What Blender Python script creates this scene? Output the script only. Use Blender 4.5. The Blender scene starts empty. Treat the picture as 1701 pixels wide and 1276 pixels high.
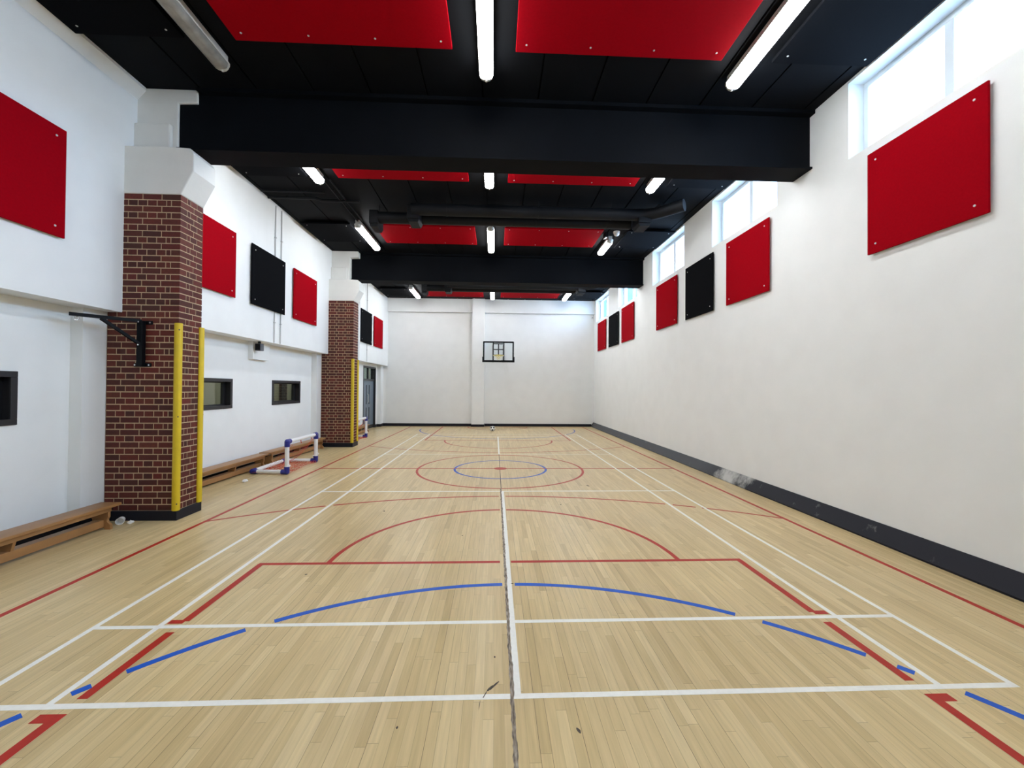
import bpy, bmesh, math, random
from mathutils import Vector, Matrix
random.seed(7)
SC = bpy.context.scene
COL = SC.collection
PI = math.pi

# ------------------------------------------------------------------ materials
def s2l(c):
    return tuple(((v/255)/12.92 if v/255 <= .04045 else (((v/255)+.055)/1.055)**2.4) for v in c)

def mat(name, rgb, rough=.6, metal=0., noise=0., nscale=6., bump=0., bscale=60., spec=.5, emit=None, estr=0., coat=0.):
    m = bpy.data.materials.new(name); m.use_nodes = True
    nt = m.node_tree; b = nt.nodes['Principled BSDF']
    b.inputs['Base Color'].default_value = (*rgb, 1)
    b.inputs['Roughness'].default_value = rough
    b.inputs['Metallic'].default_value = metal
    b.inputs['Specular IOR Level'].default_value = spec
    b.inputs['Coat Weight'].default_value = coat
    tc = nt.nodes.new('ShaderNodeTexCoord')
    n = nt.nodes.new('ShaderNodeTexNoise'); n.inputs['Scale'].default_value = nscale
    n.inputs['Detail'].default_value = 4
    nt.links.new(tc.outputs['Object'], n.inputs['Vector'])
    r = nt.nodes.new('ShaderNodeMapRange')
    r.inputs[1].default_value = .3; r.inputs[2].default_value = .7
    r.inputs[3].default_value = 1-noise; r.inputs[4].default_value = 1+noise
    nt.links.new(n.outputs['Fac'], r.inputs[0])
    mx = nt.nodes.new('ShaderNodeVectorMath'); mx.operation = 'SCALE'
    mx.inputs[0].default_value = rgb
    nt.links.new(r.outputs[0], mx.inputs['Scale'])
    nt.links.new(mx.outputs[0], b.inputs['Base Color'])
    if bump:
        n2 = nt.nodes.new('ShaderNodeTexNoise'); n2.inputs['Scale'].default_value = bscale
        nt.links.new(tc.outputs['Object'], n2.inputs['Vector'])
        bp = nt.nodes.new('ShaderNodeBump'); bp.inputs['Strength'].default_value = bump
        bp.inputs['Distance'].default_value = .004
        nt.links.new(n2.outputs['Fac'], bp.inputs['Height'])
        nt.links.new(bp.outputs[0], b.inputs['Normal'])
    if emit:
        b.inputs['Emission Color'].default_value = (*emit, 1)
        b.inputs['Emission Strength'].default_value = estr
    return m

M = {}
M['wall'] = mat('white_paint', (.79, .81, .81), .55, noise=.02, nscale=2.5, bump=.12, bscale=45)
M['plaster'] = mat('white_plaster', (.70, .70, .67), .65, noise=.03, nscale=3, bump=.2, bscale=30)
M['black_ceiling'] = mat('black_ceiling_paint', (.0030, .0036, .0050), .75, noise=.2, nscale=1.5, spec=.10)
M['black_steel'] = mat('black_beam_paint', (.0018, .0026, .0042), .75, noise=.2, nscale=3, spec=.10)
M['black_duct'] = mat('black_duct_paint', (.0045, .0055, .0075), .6, noise=.15, spec=.2)
M['red_felt'] = mat('red_felt', (.30, .0010, .0065), .85, noise=.05, nscale=40, bump=.3, bscale=300, spec=.03)
M['black_felt'] = mat('black_felt', (.0030, .0034, .0046), .9, noise=.1, nscale=40, bump=.3, bscale=300, spec=.05)
M['washer'] = mat('pale_metal_washer', (.55, .55, .53), .45)
M['frame_black'] = mat('black_frame', (.018, .018, .022), .4)
M['frame_white'] = mat('white_window_frame', (.72, .78, .82), .35)
M['lamp_body'] = mat('lamp_body', (.62, .62, .6), .4)
M['lamp_on'] = mat('lit_diffuser', (.9, .9, .88), .3, emit=(.97, .99, 1.0), estr=17)
M['lamp_end'] = mat('clouded_diffuser_end', (.55, .56, .54), .3)
M['lamp_off'] = mat('unlit_diffuser', (.26, .255, .235), .3, noise=.25, nscale=9)
M['mortar'] = mat('mortar', (.52, .39, .25), .9, noise=.12, nscale=20, bump=.4)
M['yellow'] = mat('yellow_foam', (.64, .46, .010), .5, noise=.07, nscale=8)
M['wood_bench'] = mat('varnished_pine', (.33, .165, .06), .4, noise=.1, nscale=5)
M['pvc'] = mat('white_pvc', (.80, .80, .80), .3)
M['navy'] = mat('navy_plastic', (.015, .02, .22), .35)
M['red_net'] = mat('red_net', (.62, .07, .05), .7)
M['bagsteel'] = mat('black_powdercoat', (.0025, .003, .0045), .5, spec=.15)
M['chrome'] = mat('bolt_metal', (.7, .7, .7), .25, metal=.9)
M['door'] = mat('slate_blue_door', (.13, .17, .215), .4)
M['darkglass'] = mat('dark_vision_panel', (.02, .012, .014), .1)
M['grey_plastic'] = mat('grey_plastic', (.08, .085, .1), .45)
M['conduit'] = mat('grey_conduit', (.50, .50, .50), .45)
M['rim'] = mat('yellow_rim', (.62, .50, .07), .4)
M['netwhite'] = mat('white_net', (.8, .8, .76), .7)
M['beige'] = mat('corridor_beige', (.42, .40, .31), .7)
M['corr_dark'] = mat('corridor_dark', (.03, .03, .03), .6)
M['paper'] = mat('white_paper', (.85, .84, .82), .6)
M['ballw'] = mat('ball_white', (.85, .85, .85), .3)
M['ballb'] = mat('ball_black', (.012, .012, .012), .3)
M['line_white'] = mat('white_court_paint', (.84, .84, .80), .4, noise=.04, nscale=30, spec=.3)
M['line_red'] = mat('red_court_paint', (.42, .022, .012), .4, noise=.08, nscale=20, spec=.25)
M['line_blue'] = mat('blue_court_paint', (.007, .095, .52), .4, noise=.08, nscale=20, spec=.25)
M['scuff'] = mat('dark_scuff', (.06, .045, .035), .6, noise=.4, nscale=60)
M['yellow_tape'] = mat('yellow_tape', (.55, .35, .06), .5)

def N(nt, t, **kw):
    n = nt.nodes.new(t)
    for k, v in kw.items(): setattr(n, k, v)
    return n

def math_n(nt, op, a, b=None, c=None):
    n = nt.nodes.new('ShaderNodeMath'); n.operation = op
    for i, v in enumerate((a, b, c)):
        if v is None: continue
        if isinstance(v, (int, float)): n.inputs[i].default_value = v
        else: nt.links.new(v, n.inputs[i])
    return n.outputs[0]

def floor_material():
    m = bpy.data.materials.new('maple_strip_floor'); m.use_nodes = True
    nt = m.node_tree; b = nt.nodes['Principled BSDF']; L = nt.links.new
    tc = N(nt, 'ShaderNodeTexCoord'); sp = N(nt, 'ShaderNodeSeparateXYZ'); L(tc.outputs['Object'], sp.inputs[0])
    X, Y = sp.outputs[0], sp.outputs[1]
    W = .0575
    xs = math_n(nt, 'DIVIDE', X, W)
    row = math_n(nt, 'FLOOR', xs)
    wn = N(nt, 'ShaderNodeTexWhiteNoise', noise_dimensions='1D'); L(row, wn.inputs['W'])
    ln = math_n(nt, 'ADD', math_n(nt, 'MULTIPLY', wn.outputs['Value'], .45), .65)
    off = math_n(nt, 'MULTIPLY', wn.outputs['Value'], 37.7)
    ys = math_n(nt, 'ADD', math_n(nt, 'DIVIDE', Y, ln), off)
    idx = math_n(nt, 'FLOOR', ys)
    cb = N(nt, 'ShaderNodeCombineXYZ'); L(row, cb.inputs[0]); L(idx, cb.inputs[1])
    w2 = N(nt, 'ShaderNodeTexWhiteNoise', noise_dimensions='2D'); L(cb.outputs[0], w2.inputs['Vector'])
    rmp = N(nt, 'ShaderNodeValToRGB'); L(w2.outputs['Value'], rmp.inputs[0])
    e = rmp.color_ramp.elements
    e[0].position = 0; e[0].color = (.52, .388, .190, 1)
    e[1].position = 1; e[1].color = (.68, .540, .300, 1)
    for p, c in ((.10, (.58, .440, .222)), (.5, (.615, .472, .245)), (.9, (.645, .502, .268))):
        k = e.new(p); k.color = (*c, 1)
    # grain
    gv = N(nt, 'ShaderNodeCombineXYZ')
    L(math_n(nt, 'MULTIPLY', X, 55.), gv.inputs[0]); L(math_n(nt, 'MULTIPLY', Y, 3.), gv.inputs[1])
    L(math_n(nt, 'MULTIPLY', w2.outputs['Value'], 40.), gv.inputs[2])
    g = N(nt, 'ShaderNodeTexNoise'); g.inputs['Scale'].default_value = 1; g.inputs['Detail'].default_value = 4
    L(gv.outputs[0], g.inputs['Vector'])
    gr = N(nt, 'ShaderNodeMapRange'); L(g.outputs['Fac'], gr.inputs[0])
    gr.inputs[1].default_value = .25; gr.inputs[2].default_value = .75; gr.inputs[3].default_value = .88; gr.inputs[4].default_value = 1.10
    # broad wear / dirt blotches
    bn = N(nt, 'ShaderNodeTexNoise'); bn.inputs['Scale'].default_value = .55; bn.inputs['Detail'].default_value = 5
    L(tc.outputs['Object'], bn.inputs['Vector'])
    br = N(nt, 'ShaderNodeMapRange'); L(bn.outputs['Fac'], br.inputs[0])
    br.inputs[1].default_value = .3; br.inputs[2].default_value = .7; br.inputs[3].default_value = .93; br.inputs[4].default_value = 1.06
    # edges
    fx = math_n(nt, 'FRACT', xs); fx = math_n(nt, 'MINIMUM', fx, math_n(nt, 'SUBTRACT', 1., fx))
    ex = math_n(nt, 'LESS_THAN', fx, .021)
    fy = math_n(nt, 'FRACT', ys); fy = math_n(nt, 'MULTIPLY', math_n(nt, 'MINIMUM', fy, math_n(nt, 'SUBTRACT', 1., fy)), ln)
    ey = math_n(nt, 'LESS_THAN', fy, .0012)
    # some joints darker than others
    w3 = N(nt, 'ShaderNodeTexWhiteNoise', noise_dimensions='1D'); L(math_n(nt, 'ROUND', xs), w3.inputs['W'])
    dk = math_n(nt, 'MULTIPLY', math_n(nt, 'POWER', w3.outputs['Value'], 2.), .70)
    ed = math_n(nt, 'MAXIMUM', math_n(nt, 'MULTIPLY', ex, math_n(nt, 'ADD', dk, .15)), math_n(nt, 'MULTIPLY', ey, .4))
    k = math_n(nt, 'MULTIPLY', math_n(nt, 'MULTIPLY', gr.outputs[0], br.outputs[0]), math_n(nt, 'SUBTRACT', 1., ed))
    v = N(nt, 'ShaderNodeVectorMath', operation='SCALE'); L(rmp.outputs['Color'], v.inputs[0]); L(k, v.inputs['Scale'])
    L(v.outputs[0], b.inputs['Base Color'])
    rr = N(nt, 'ShaderNodeMapRange'); L(bn.outputs['Fac'], rr.inputs[0])
    rr.inputs[3].default_value = .24; rr.inputs[4].default_value = .40
    L(rr.outputs[0], b.inputs['Roughness'])
    b.inputs['Specular IOR Level'].default_value = .38
    bp = N(nt, 'ShaderNodeBump'); bp.inputs['Strength'].default_value = .25; bp.inputs['Distance'].default_value = .002
    L(math_n(nt, 'SUBTRACT', math_n(nt, 'MULTIPLY', g.outputs['Fac'], .2), ed), bp.inputs['Height']); L(bp.outputs[0], b.inputs['Normal'])
    return m
M['floor'] = floor_material()

def brick_material():
    m = bpy.data.materials.new('red_brown_brick'); m.use_nodes = True
    nt = m.node_tree; b = nt.nodes['Principled BSDF']; L = nt.links.new
    at = N(nt, 'ShaderNodeAttribute'); at.attribute_name = 'tint'
    tc = N(nt, 'ShaderNodeTexCoord'); n = N(nt, 'ShaderNodeTexNoise'); n.inputs['Scale'].default_value = 35; n.inputs['Detail'].default_value = 5
    L(tc.outputs['Object'], n.inputs['Vector'])
    r = N(nt, 'ShaderNodeMapRange'); L(n.outputs['Fac'], r.inputs[0]); r.inputs[1].default_value = .3; r.inputs[2].default_value = .7
    r.inputs[3].default_value = .8; r.inputs[4].default_value = 1.2
    v = N(nt, 'ShaderNodeVectorMath', operation='SCALE'); L(at.outputs['Color'], v.inputs[0]); L(r.outputs[0], v.inputs['Scale'])
    L(v.outputs[0], b.inputs['Base Color']); b.inputs['Roughness'].default_value = .75
    bp = N(nt, 'ShaderNodeBump'); bp.inputs['Strength'].default_value = .4; bp.inputs['Distance'].default_value = .003
    L(n.outputs['Fac'], bp.inputs['Height']); L(bp.outputs[0], b.inputs['Normal'])
    return m
M['brick'] = brick_material()

def skirting_material(name, dusty):
    """black gloss skirting paint; the long right one is scuffed with pale plaster dust along part of its length"""
    m = bpy.data.materials.new(name); m.use_nodes = True
    nt = m.node_tree; b = nt.nodes['Principled BSDF']; L = nt.links.new
    tc = N(nt, 'ShaderNodeTexCoord')
    b.inputs['Roughness'].default_value = .5; b.inputs['Specular IOR Level'].default_value = .25
    base = (.008, .009, .016)
    if not dusty:
        b.inputs['Base Color'].default_value = (*base, 1); return m
    n = N(nt, 'ShaderNodeTexNoise'); n.inputs['Scale'].default_value = 2.2; n.inputs['Detail'].default_value = 9; n.inputs['Roughness'].default_value = .68
    L(tc.outputs['Object'], n.inputs['Vector'])
    sp = N(nt, 'ShaderNodeSeparateXYZ'); L(tc.outputs['Object'], sp.inputs[0])
    d = math_n(nt, 'ABSOLUTE', math_n(nt, 'SUBTRACT', sp.outputs[1], 5.35))
    near = math_n(nt, 'MAXIMUM', math_n(nt, 'SUBTRACT', 1., math_n(nt, 'DIVIDE', d, .75)), 0.)
    d2 = math_n(nt, 'ABSOLUTE', math_n(nt, 'SUBTRACT', sp.outputs[1], 3.6))
    wide = math_n(nt, 'MAXIMUM', math_n(nt, 'SUBTRACT', 1., math_n(nt, 'DIVIDE', d2, 2.2)), 0.)
    t = math_n(nt, 'ADD', n.outputs['Fac'], math_n(nt, 'ADD', math_n(nt, 'MULTIPLY', near, .30), math_n(nt, 'MULTIPLY', wide, .035)))
    r = N(nt, 'ShaderNodeMapRange'); L(t, r.inputs[0]); r.inputs[1].default_value = .62; r.inputs[2].default_value = .88
    # far stretch: its grey reflected sheen is put into the paint colour
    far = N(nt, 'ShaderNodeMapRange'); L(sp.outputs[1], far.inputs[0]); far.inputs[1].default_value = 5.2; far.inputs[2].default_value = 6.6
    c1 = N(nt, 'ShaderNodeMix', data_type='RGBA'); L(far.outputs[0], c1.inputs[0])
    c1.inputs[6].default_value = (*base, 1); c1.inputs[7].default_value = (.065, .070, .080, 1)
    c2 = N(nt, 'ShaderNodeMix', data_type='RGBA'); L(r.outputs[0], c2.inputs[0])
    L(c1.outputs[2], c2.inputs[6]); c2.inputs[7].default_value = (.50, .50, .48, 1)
    L(c2.outputs[2], b.inputs['Base Color'])
    return m
M['skirt'] = skirting_material('black_skirting_paint', False)
M['skirt_dusty'] = skirting_material('scuffed_black_skirting_paint', True)

def glass_material(name, tint, refl=.12):
    m = bpy.data.materials.new(name); m.use_nodes = True
    nt = m.node_tree; nt.nodes.clear(); L = nt.links.new
    o = N(nt, 'ShaderNodeOutputMaterial'); t = N(nt, 'ShaderNodeBsdfTransparent'); t.inputs[0].default_value = (*tint, 1)
    g = N(nt, 'ShaderNodeBsdfGlossy'); g.inputs['Roughness'].default_value = .03
    mx = N(nt, 'ShaderNodeMixShader'); mx.inputs[0].default_value = refl
    L(t.outputs[0], mx.inputs[1]); L(g.outputs[0], mx.inputs[2]); L(mx.outputs[0], o.inputs[0])
    return m
M['glass'] = glass_material('window_glass', (.93, .97, 1.0), .04)
M['glass_in'] = glass_material('interior_glass', (.85, .88, .85), .10)
M['glass_board'] = glass_material('backboard_acrylic', (.95, .97, .98), .06)

def joint_material():
    m = bpy.data.materials.new('worn_floor_seam'); m.use_nodes = True
    nt = m.node_tree; b = nt.nodes['Principled BSDF']; L = nt.links.new
    tc = N(nt, 'ShaderNodeTexCoord'); n = N(nt, 'ShaderNodeTexNoise'); n.inputs['Scale'].default_value = 22; n.inputs['Detail'].default_value = 6
    mp = N(nt, 'ShaderNodeMapping'); mp.inputs['Scale'].default_value = (4, .7, 1)
    L(tc.outputs['Object'], mp.inputs[0]); L(mp.outputs[0], n.inputs['Vector'])
    r = N(nt, 'ShaderNodeValToRGB'); L(n.outputs['Fac'], r.inputs[0])
    e = r.color_ramp.elements
    e[0].position = .36; e[0].color = (.10, .08, .062, 1); e[1].position = .74; e[1].color = (.50, .46, .40, 1)
    k = e.new(.52); k.color = (.27, .22, .17, 1)
    L(r.outputs[0], b.inputs['Base Color']); b.inputs['Roughness'].default_value = .8
    return m
M['seam'] = joint_material()

# ------------------------------------------------------------------ mesh helpers
class MB:
    def __init__(s): s.bm = bmesh.new(); s.mi = 0
    def face(s, vs):
        try:
            f = s.bm.faces.new(vs); f.material_index = s.mi; return f
        except ValueError: return None
    def box(s, x0, x1, y0, y1, z0, z1):
        v = [s.bm.verts.new((x, y, z)) for z in (z0, z1) for y in (y0, y1) for x in (x0, x1)]
        for q in ((0, 2, 3, 1), (4, 5, 7, 6), (0, 1, 5, 4), (2, 6, 7, 3), (0, 4, 6, 2), (1, 3, 7, 5)):
            s.face([v[i] for i in q])
        return s
    def bbox(s, x0, x1, y0, y1, z0, z1, r=.01, seg=2):
        """box with rounded edges"""
        t = bmesh.new(); bmesh.ops.create_cube(t, size=1)
        for v in t.verts:
            v.co = Vector(((x0+x1)/2+v.co.x*(x1-x0), (y0+y1)/2+v.co.y*(y1-y0), (z0+z1)/2+v.co.z*(z1-z0)))
        bmesh.ops.bevel(t, geom=t.edges[:], offset=r, segments=seg, affect='EDGES', profile=.6)
        return s.merge(t)
    def merge(s, t, mtx=None):
        mp = {}
        for v in t.verts: mp[v] = s.bm.verts.new(mtx @ v.co if mtx else v.co)
        for f in t.faces: s.face([mp[v] for v in f.verts])
        t.free(); return s
    def prism(s, pts, axis, a, b):
        """polygon pts in the plane across axis, extruded from a to b"""
        def P(p, t):
            return {'x': (t, p[0], p[1]), 'y': (p[0], t, p[1]), 'z': (p[0], p[1], t)}[axis]
        A = [s.bm.verts.new(P(p, a)) for p in pts]; B = [s.bm.verts.new(P(p, b)) for p in pts]
        n = len(pts); s.face(A[::-1]); s.face(B)
        for i in range(n): s.face([A[i], A[(i+1) % n], B[(i+1) % n], B[i]])
        return s
    def tube(s, p, q, r, n=12, r2=None):
        p, q = Vector(p), Vector(q); d = (q-p)
        if d.length < 1e-6: return s
        d.normalize(); u = d.orthogonal().normalized(); w = d.cross(u)
        r2 = r if r2 is None else r2
        A = [s.bm.verts.new(p+(u*math.cos(2*PI*i/n)+w*math.sin(2*PI*i/n))*r) for i in range(n)]
        B = [s.bm.verts.new(q+(u*math.cos(2*PI*i/n)+w*math.sin(2*PI*i/n))*r2) for i in range(n)]
        s.face(A[::-1]); s.face(B)
        for i in range(n): s.face([A[i], A[(i+1) % n], B[(i+1) % n], B[i]])
        return s
    def path(s, pts, r, n=8, closed=False):
        m = len(pts)
        for i in range(m if closed else m-1): s.tube(pts[i], pts[(i+1) % m], r, n)
        return s
    def sweep(s, pts, r, n=16):
        """one continuous tube through the points"""
        pts = [Vector(p) for p in pts]; rings = []
        u = None
        for i, p in enumerate(pts):
            d = (pts[min(i+1, len(pts)-1)]-pts[max(i-1, 0)]).normalized()
            if u is None: u = d.orthogonal().normalized()
            u = (u-d*u.dot(d)).normalized(); w = d.cross(u)
            rings.append([s.bm.verts.new(p+(u*math.cos(2*PI*k/n)+w*math.sin(2*PI*k/n))*r) for k in range(n)])
        s.face(rings[0][::-1]); s.face(rings[-1])
        for a, b in zip(rings, rings[1:]):
            for k in range(n): s.face([a[k], a[(k+1) % n], b[(k+1) % n], b[k]])
        return s
    def sphere(s, c, r, seg=16, ring=10, sx=1, sy=1, sz=1):
        t = bmesh.new(); bmesh.ops.create_uvsphere(t, u_segments=seg, v_segments=ring, radius=r)
        return s.merge(t, Matrix.Translation(c) @ Matrix.Diagonal((sx, sy, sz, 1)))
    def build(s, name, m, parent=None, smooth=False, bevel=0.):
        me = bpy.data.meshes.new(name)
        bmesh.ops.recalc_face_normals(s.bm, faces=s.bm.faces[:])
        s.bm.to_mesh(me); s.bm.free()
        for k in (m if isinstance(m, (list, tuple)) else [m]): me.materials.append(k)
        o = bpy.data.objects.new(name, me); COL.objects.link(o)
        if parent is not None: o.parent = parent
        if smooth:
            for p in me.polygons: p.use_smooth = True
            try: me.set_sharp_from_angle(angle=math.radians(40))
            except Exception: pass
        if bevel:
            md = o.modifiers.new('bevel', 'BEVEL'); md.width = bevel; md.segments = 2; md.limit_method = 'ANGLE'
        return o

def tag(o, label=None, cat=None, group=None, kind=None):
    if label: o['label'] = label
    if cat: o['category'] = cat
    if group: o['group'] = group
    if kind: o['kind'] = kind
    return o
def thing(name, label, cat, loc=(0, 0, 0), rz=0, group=None):
    o = bpy.data.objects.new(name, None); COL.objects.link(o)
    o.location = loc; o.rotation_euler = (0, 0, rz); o.empty_display_size = .1
    return tag(o, label, cat, group)
def struct(o): o['kind'] = 'structure'; return o
def children(o): return [c for c in bpy.data.objects if c.parent == o]
def copy_tree(o, parent=None):
    c = o.copy(); COL.objects.link(c)
    if parent is not None: c.parent = parent
    for ch in children(o): copy_tree(ch, c)
    return c
def place(proto, used, loc, rz, label, group=None):
    if not used: used.append(1); o = proto
    else: o = copy_tree(proto)
    o.location = loc; o.rotation_euler = (0, 0, rz); o['label'] = label
    if group: o['group'] = group
    return o

# ------------------------------------------------------------------ dimensions (metres)
XR = 4.50      # right wall
XL = -5.06     # upper left wall
XLL = -5.40    # lower left wall (recessed)
YF = 16.70     # far wall
YB = -3.45     # wall behind the camera
ZC = 5.87      # ceiling
ZS = 2.745     # underside of the upper left wall

# ------------------------------------------------------------------ floor and markings
b = MB(); b.box(XLL-.4, XR+.3, YB-.2, YF+.2, -.12, 0)
floor = struct(b.build('floor', M['floor']))

def strip(mb, x0, x1, y0, y1, z): mb.box(x0, x1, y0, y1, .0, z)
def arc(mb, cx, cy, R, w, a0, a1, z, gaps=(), n=160):
    """ring segment of paint, left out where a gap test says another line crosses"""
    a0, a1 = math.radians(a0), math.radians(a1)
    for i in range(n):
        t0 = a0+(a1-a0)*i/n; t1 = a0+(a1-a0)*(i+1)/n; tm = (t0+t1)/2
        x, y = cx+R*math.cos(tm), cy+R*math.sin(tm)
        if any(g(x, y) for g in gaps): continue
        P = [(cx+r*math.cos(t), cy+r*math.sin(t)) for r, t in ((R-w/2, t0), (R+w/2, t0), (R+w/2, t1), (R-w/2, t1))]
        mb.prism(P, 'z', 0, z)

white_ys = (0., .76, 4.72, 8.68, 12.64, 13.40)
def near_white(pad):
    return lambda x, y: (abs(x) < 3.1 and any(abs(y-w) < pad for w in white_ys)) 
g_white = near_white(.052)
g_side = lambda x, y: -.1 < y < 13.5 and (abs(abs(x)-2.59) < .042 or abs(abs(x)-3.05) < .05)
g_mid = lambda x, y: abs(x-.012) < .058 and (y < 4.75)
g_key = lambda x, y: abs(abs(x)-2.45) < .050 and (y < 1.87)

wz = .0011
b = MB()
for x in (-3.05, 3.05, -2.59, 2.59): strip(b, x-.02, x+.02, 0, 13.4, wz)
for y in white_ys: strip(b, -3.07, 3.07, y-.02, y+.02, wz*.93)
strip(b, .003, .045, 0, 4.72, wz); strip(b, -.02, .02, 8.68, 12.64, wz)
tag(b.build('badminton_line', M['line_white'], floor), 'white painted badminton court lines')

rz = .0009
b = MB(); w = .026
for s in (-1, 1):
    strip(b, s*3.91-w, s*3.91+w, YB+.4, 16.35, rz)
    # key, broken either side of the white lines, with the small outward ticks
    for k, (base, top, dirn) in enumerate(((1.84, .83, 1), (.69, .055, 1), (-.055, -2.9, 1))):
        strip(b, s*2.45-w-.004, s*2.45+w+.004, min(base, top), max(base, top), rz)
    x0, x1 = sorted((s*2.45, s*2.56))
    strip(b, x0, x1, .80, .85, rz*.95); strip(b, x0, x1, -.115, -.055, rz*.95)
    x0, x1 = sorted((s*.056, s*2.45+s*w)); strip(b, x0, x1, 1.815, 1.865, rz*.9)
    strip(b, s*2.47-w, s*2.47+w, 11.58, 16.35, rz)
strip(b, -3.91, 3.91, 16.33, 16.38, rz*.9); strip(b, -3.91, 3.91, YB+.4, YB+.45, rz*.9)
strip(b, -3.91, 3.91, 6.70, 6.745, rz*.85)
strip(b, -2.47, 2.47, 11.56, 11.60, rz*.9)
arc(b, .01, 6.72, 1.80, .05, 0, 360, rz)
b.prism([(.012+.14*math.cos(i*PI/12), 6.72+.14*math.sin(i*PI/12)) for i in range(24)], 'z', 0, rz*1.05)
arc(b, .01, 1.84, 1.80, .05, 0, 180, rz*.95, (g_mid,), 120)
arc(b, .01, 11.56, 1.80, .05, 180, 360, rz*.95, (), 120)
def side_in(x, y): return abs(x) > 3.91
arc(b, 0, -2.50, 6.89, .045, 54, 126, rz*.97, (g_mid, side_in, lambda x, y: abs(abs(x)-2.59) < .05, lambda x, y: abs(x-2.97) < .045), 400)
arc(b, 0, 15.86, 6.89, .045, 234, 306, rz*.97, (side_in,), 300)
arc(b, 0, 16.35, 1.33, .045, 180, 360, rz*.9, (), 80)
tag(b.build('basketball_line', M['line_red'], floor), 'red painted basketball court lines')

b = MB()
arc(b, .01, 6.70, 1.00, .05, 0, 360, rz*1.15, (lambda x, y: abs(y-6.72) < .03,), 120)
arc(b, .01, -1.87, 3.225, .052, 8, 172, rz*1.15, (g_white, g_side, g_mid, g_key), 900)
arc(b, .01, 15.30, 3.27, .045, 178, 362, rz*1.15, (g_side, lambda x, y: abs(abs(x)-2.47) < .06), 300)
tag(b.build('netball_line', M['line_blue'], floor), 'blue painted circle and shooting arcs')

# open, splintered seam of the floor beside the centre line
b = MB(); y = YB+.2; rnd = random.Random(3)
def edge(y): return .004*math.sin(y*9.1)+.003*math.sin(y*31)+.002*math.sin(y*77)
ys = [YB+.2+i*.02 for i in range(int((4.75-YB)/.02))]
L_ = [(-.015-abs(edge(q*1.3+2))*.7-rnd.random()*.003, q) for q in ys]
R_ = [(.003+edge(q)*.55+rnd.random()*.003, q) for q in ys]
for i in range(len(ys)-1):
    b.prism([L_[i], R_[i], R_[i+1], L_[i+1]], 'z', 0, .0013)
tag(b.build('floor_seam', M['seam'], floor), 'dark splintered seam in the floorboards beside the centre line')
b = MB(); strip(b, -.006, .006, 4.74, 8.66, .0009)
tag(b.build('floor_seam', M['scuff'], floor), 'thin dark far seam')

# scuffs
b = MB()
def blot(cx, cy, rx, ry, rot):
    pts = []
    for i in range(10):
        t = 2*PI*i/10; k = .75+.4*rnd.random()
        x, y = rx*k*math.cos(t), ry*k*math.sin(t)
        pts.append((cx+x*math.cos(rot)-y*math.sin(rot), cy+x*math.sin(rot)+y*math.cos(rot)))
    b.prism(pts, 'z', 0, .0014)
for q in ((-.11, .09, .05, .006, .9), (-.165, .02, .035, .003, 1.2), (-.195, -.06, .04, .002, 1.5), (-.135, .07, .03, .008, .9),
          (-.11, .35, .006, .008, 0), (.33, -.25, .008, .02, .4), (-1.9, 1.6, .012, .008, 0), (-.5, 2.6, .01, .01, 0),
          (-1.7, 3.6, .014, .02, .3), (.9, 3.9, .012, .012, 0), (-.62, -.2, .006, .01, 0), (1.6, 5.1, .02, .04, .5), (.05, 1.37, .012, .006, 0)):
    blot(*q)
tag(b.build('scuff_mark', M['scuff'], floor), 'small dark scuff marks on the floorboards')

# ------------------------------------------------------------------ walls
def wall_with_holes(mb, x0, x1, y0, y1, z0, z1, holes):
    """wall slab along y with rectangular holes (ya, yb, za, zb), sorted by y"""
    y = y0
    for ya, yb, za, zb in holes:
        if ya > y: mb.box(x0, x1, y, ya, z0, z1)
        if za > z0: mb.box(x0, x1, ya, yb, z0, za)
        if zb < z1: mb.box(x0, x1, ya, yb, zb, z1)
        y = yb
    if y1 > y: mb.box(x0, x1, y, y1, z0, z1)

HIGH = [(-2.60, -.56), (.76, 2.80), (4.17, 6.20), (7.50, 9.53), (10.87, 12.91), (14.28, 16.34)]
ZW0, ZW1 = 4.83, 5.83
b = MB(); wall_with_holes(b, XR, XR+.36, YB, YF, 0, 5.98, [(a, c, ZW0, ZW1) for a, c in HIGH])
struct(b.build('wall_right', M['wall']))

b = MB()
b.box(XL-.30, XL, YB, YF, ZS, 5.98)
b.box(XLL-.2, XL-.29, YB, YF, ZS, ZS+.25)
LOW = [(.95, 2.36, 1.335, 1.925), (4.66, 6.075, 1.335, 1.925), (7.56, 8.95, 1.335, 1.925), (14.28, 15.98, 0, 2.64)]
wall_with_holes(b, XLL-.18, XLL, YB, YF, 0, ZS+.02, LOW)
for a, c in ((2.926, 3.24), (3.66, 3.98), (9.635, 9.95), (10.40, 10.72), (16.25, YF)):
    b.box(XLL, -5.25, a, c, 0, ZS)
# slim white cove where the near upper wall meets the ceiling
b.prism([(XL, 5.70), (XL, ZC), (-4.95, ZC), (-4.95, 5.83)], 'y', YB, 3.42)
# boxed pipe chase under the soffit between the two small windows
b.box(XLL, -5.30, 6.60, 7.25, 2.36, ZS)
struct(b.build('wall_left', M['wall']))

b = MB()
b.box(XLL-.2, XR+.36, YF, YF+.2, 0, 5.98)
b.box(XL-.3, -1.19, YF-.13, YF, 5.255, ZC+.02); b.box(-.62, XR, YF-.13, YF, 5.255, ZC+.02)      # ring beam
b.box(-1.19, -.62, YF-.24, YF, 0, ZC+.02)                                                   # pilaster
b.box(XL, -1.19, YF-.03, YF, 0, 2.86)                                               # lower panel with a ledge
struct(b.build('wall_far', M['wall']))
b = MB(); b.box(XLL-.2, XR+.36, YB-.2, YB, 0, 5.98); struct(b.build('wall_near', M['wall']))

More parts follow.
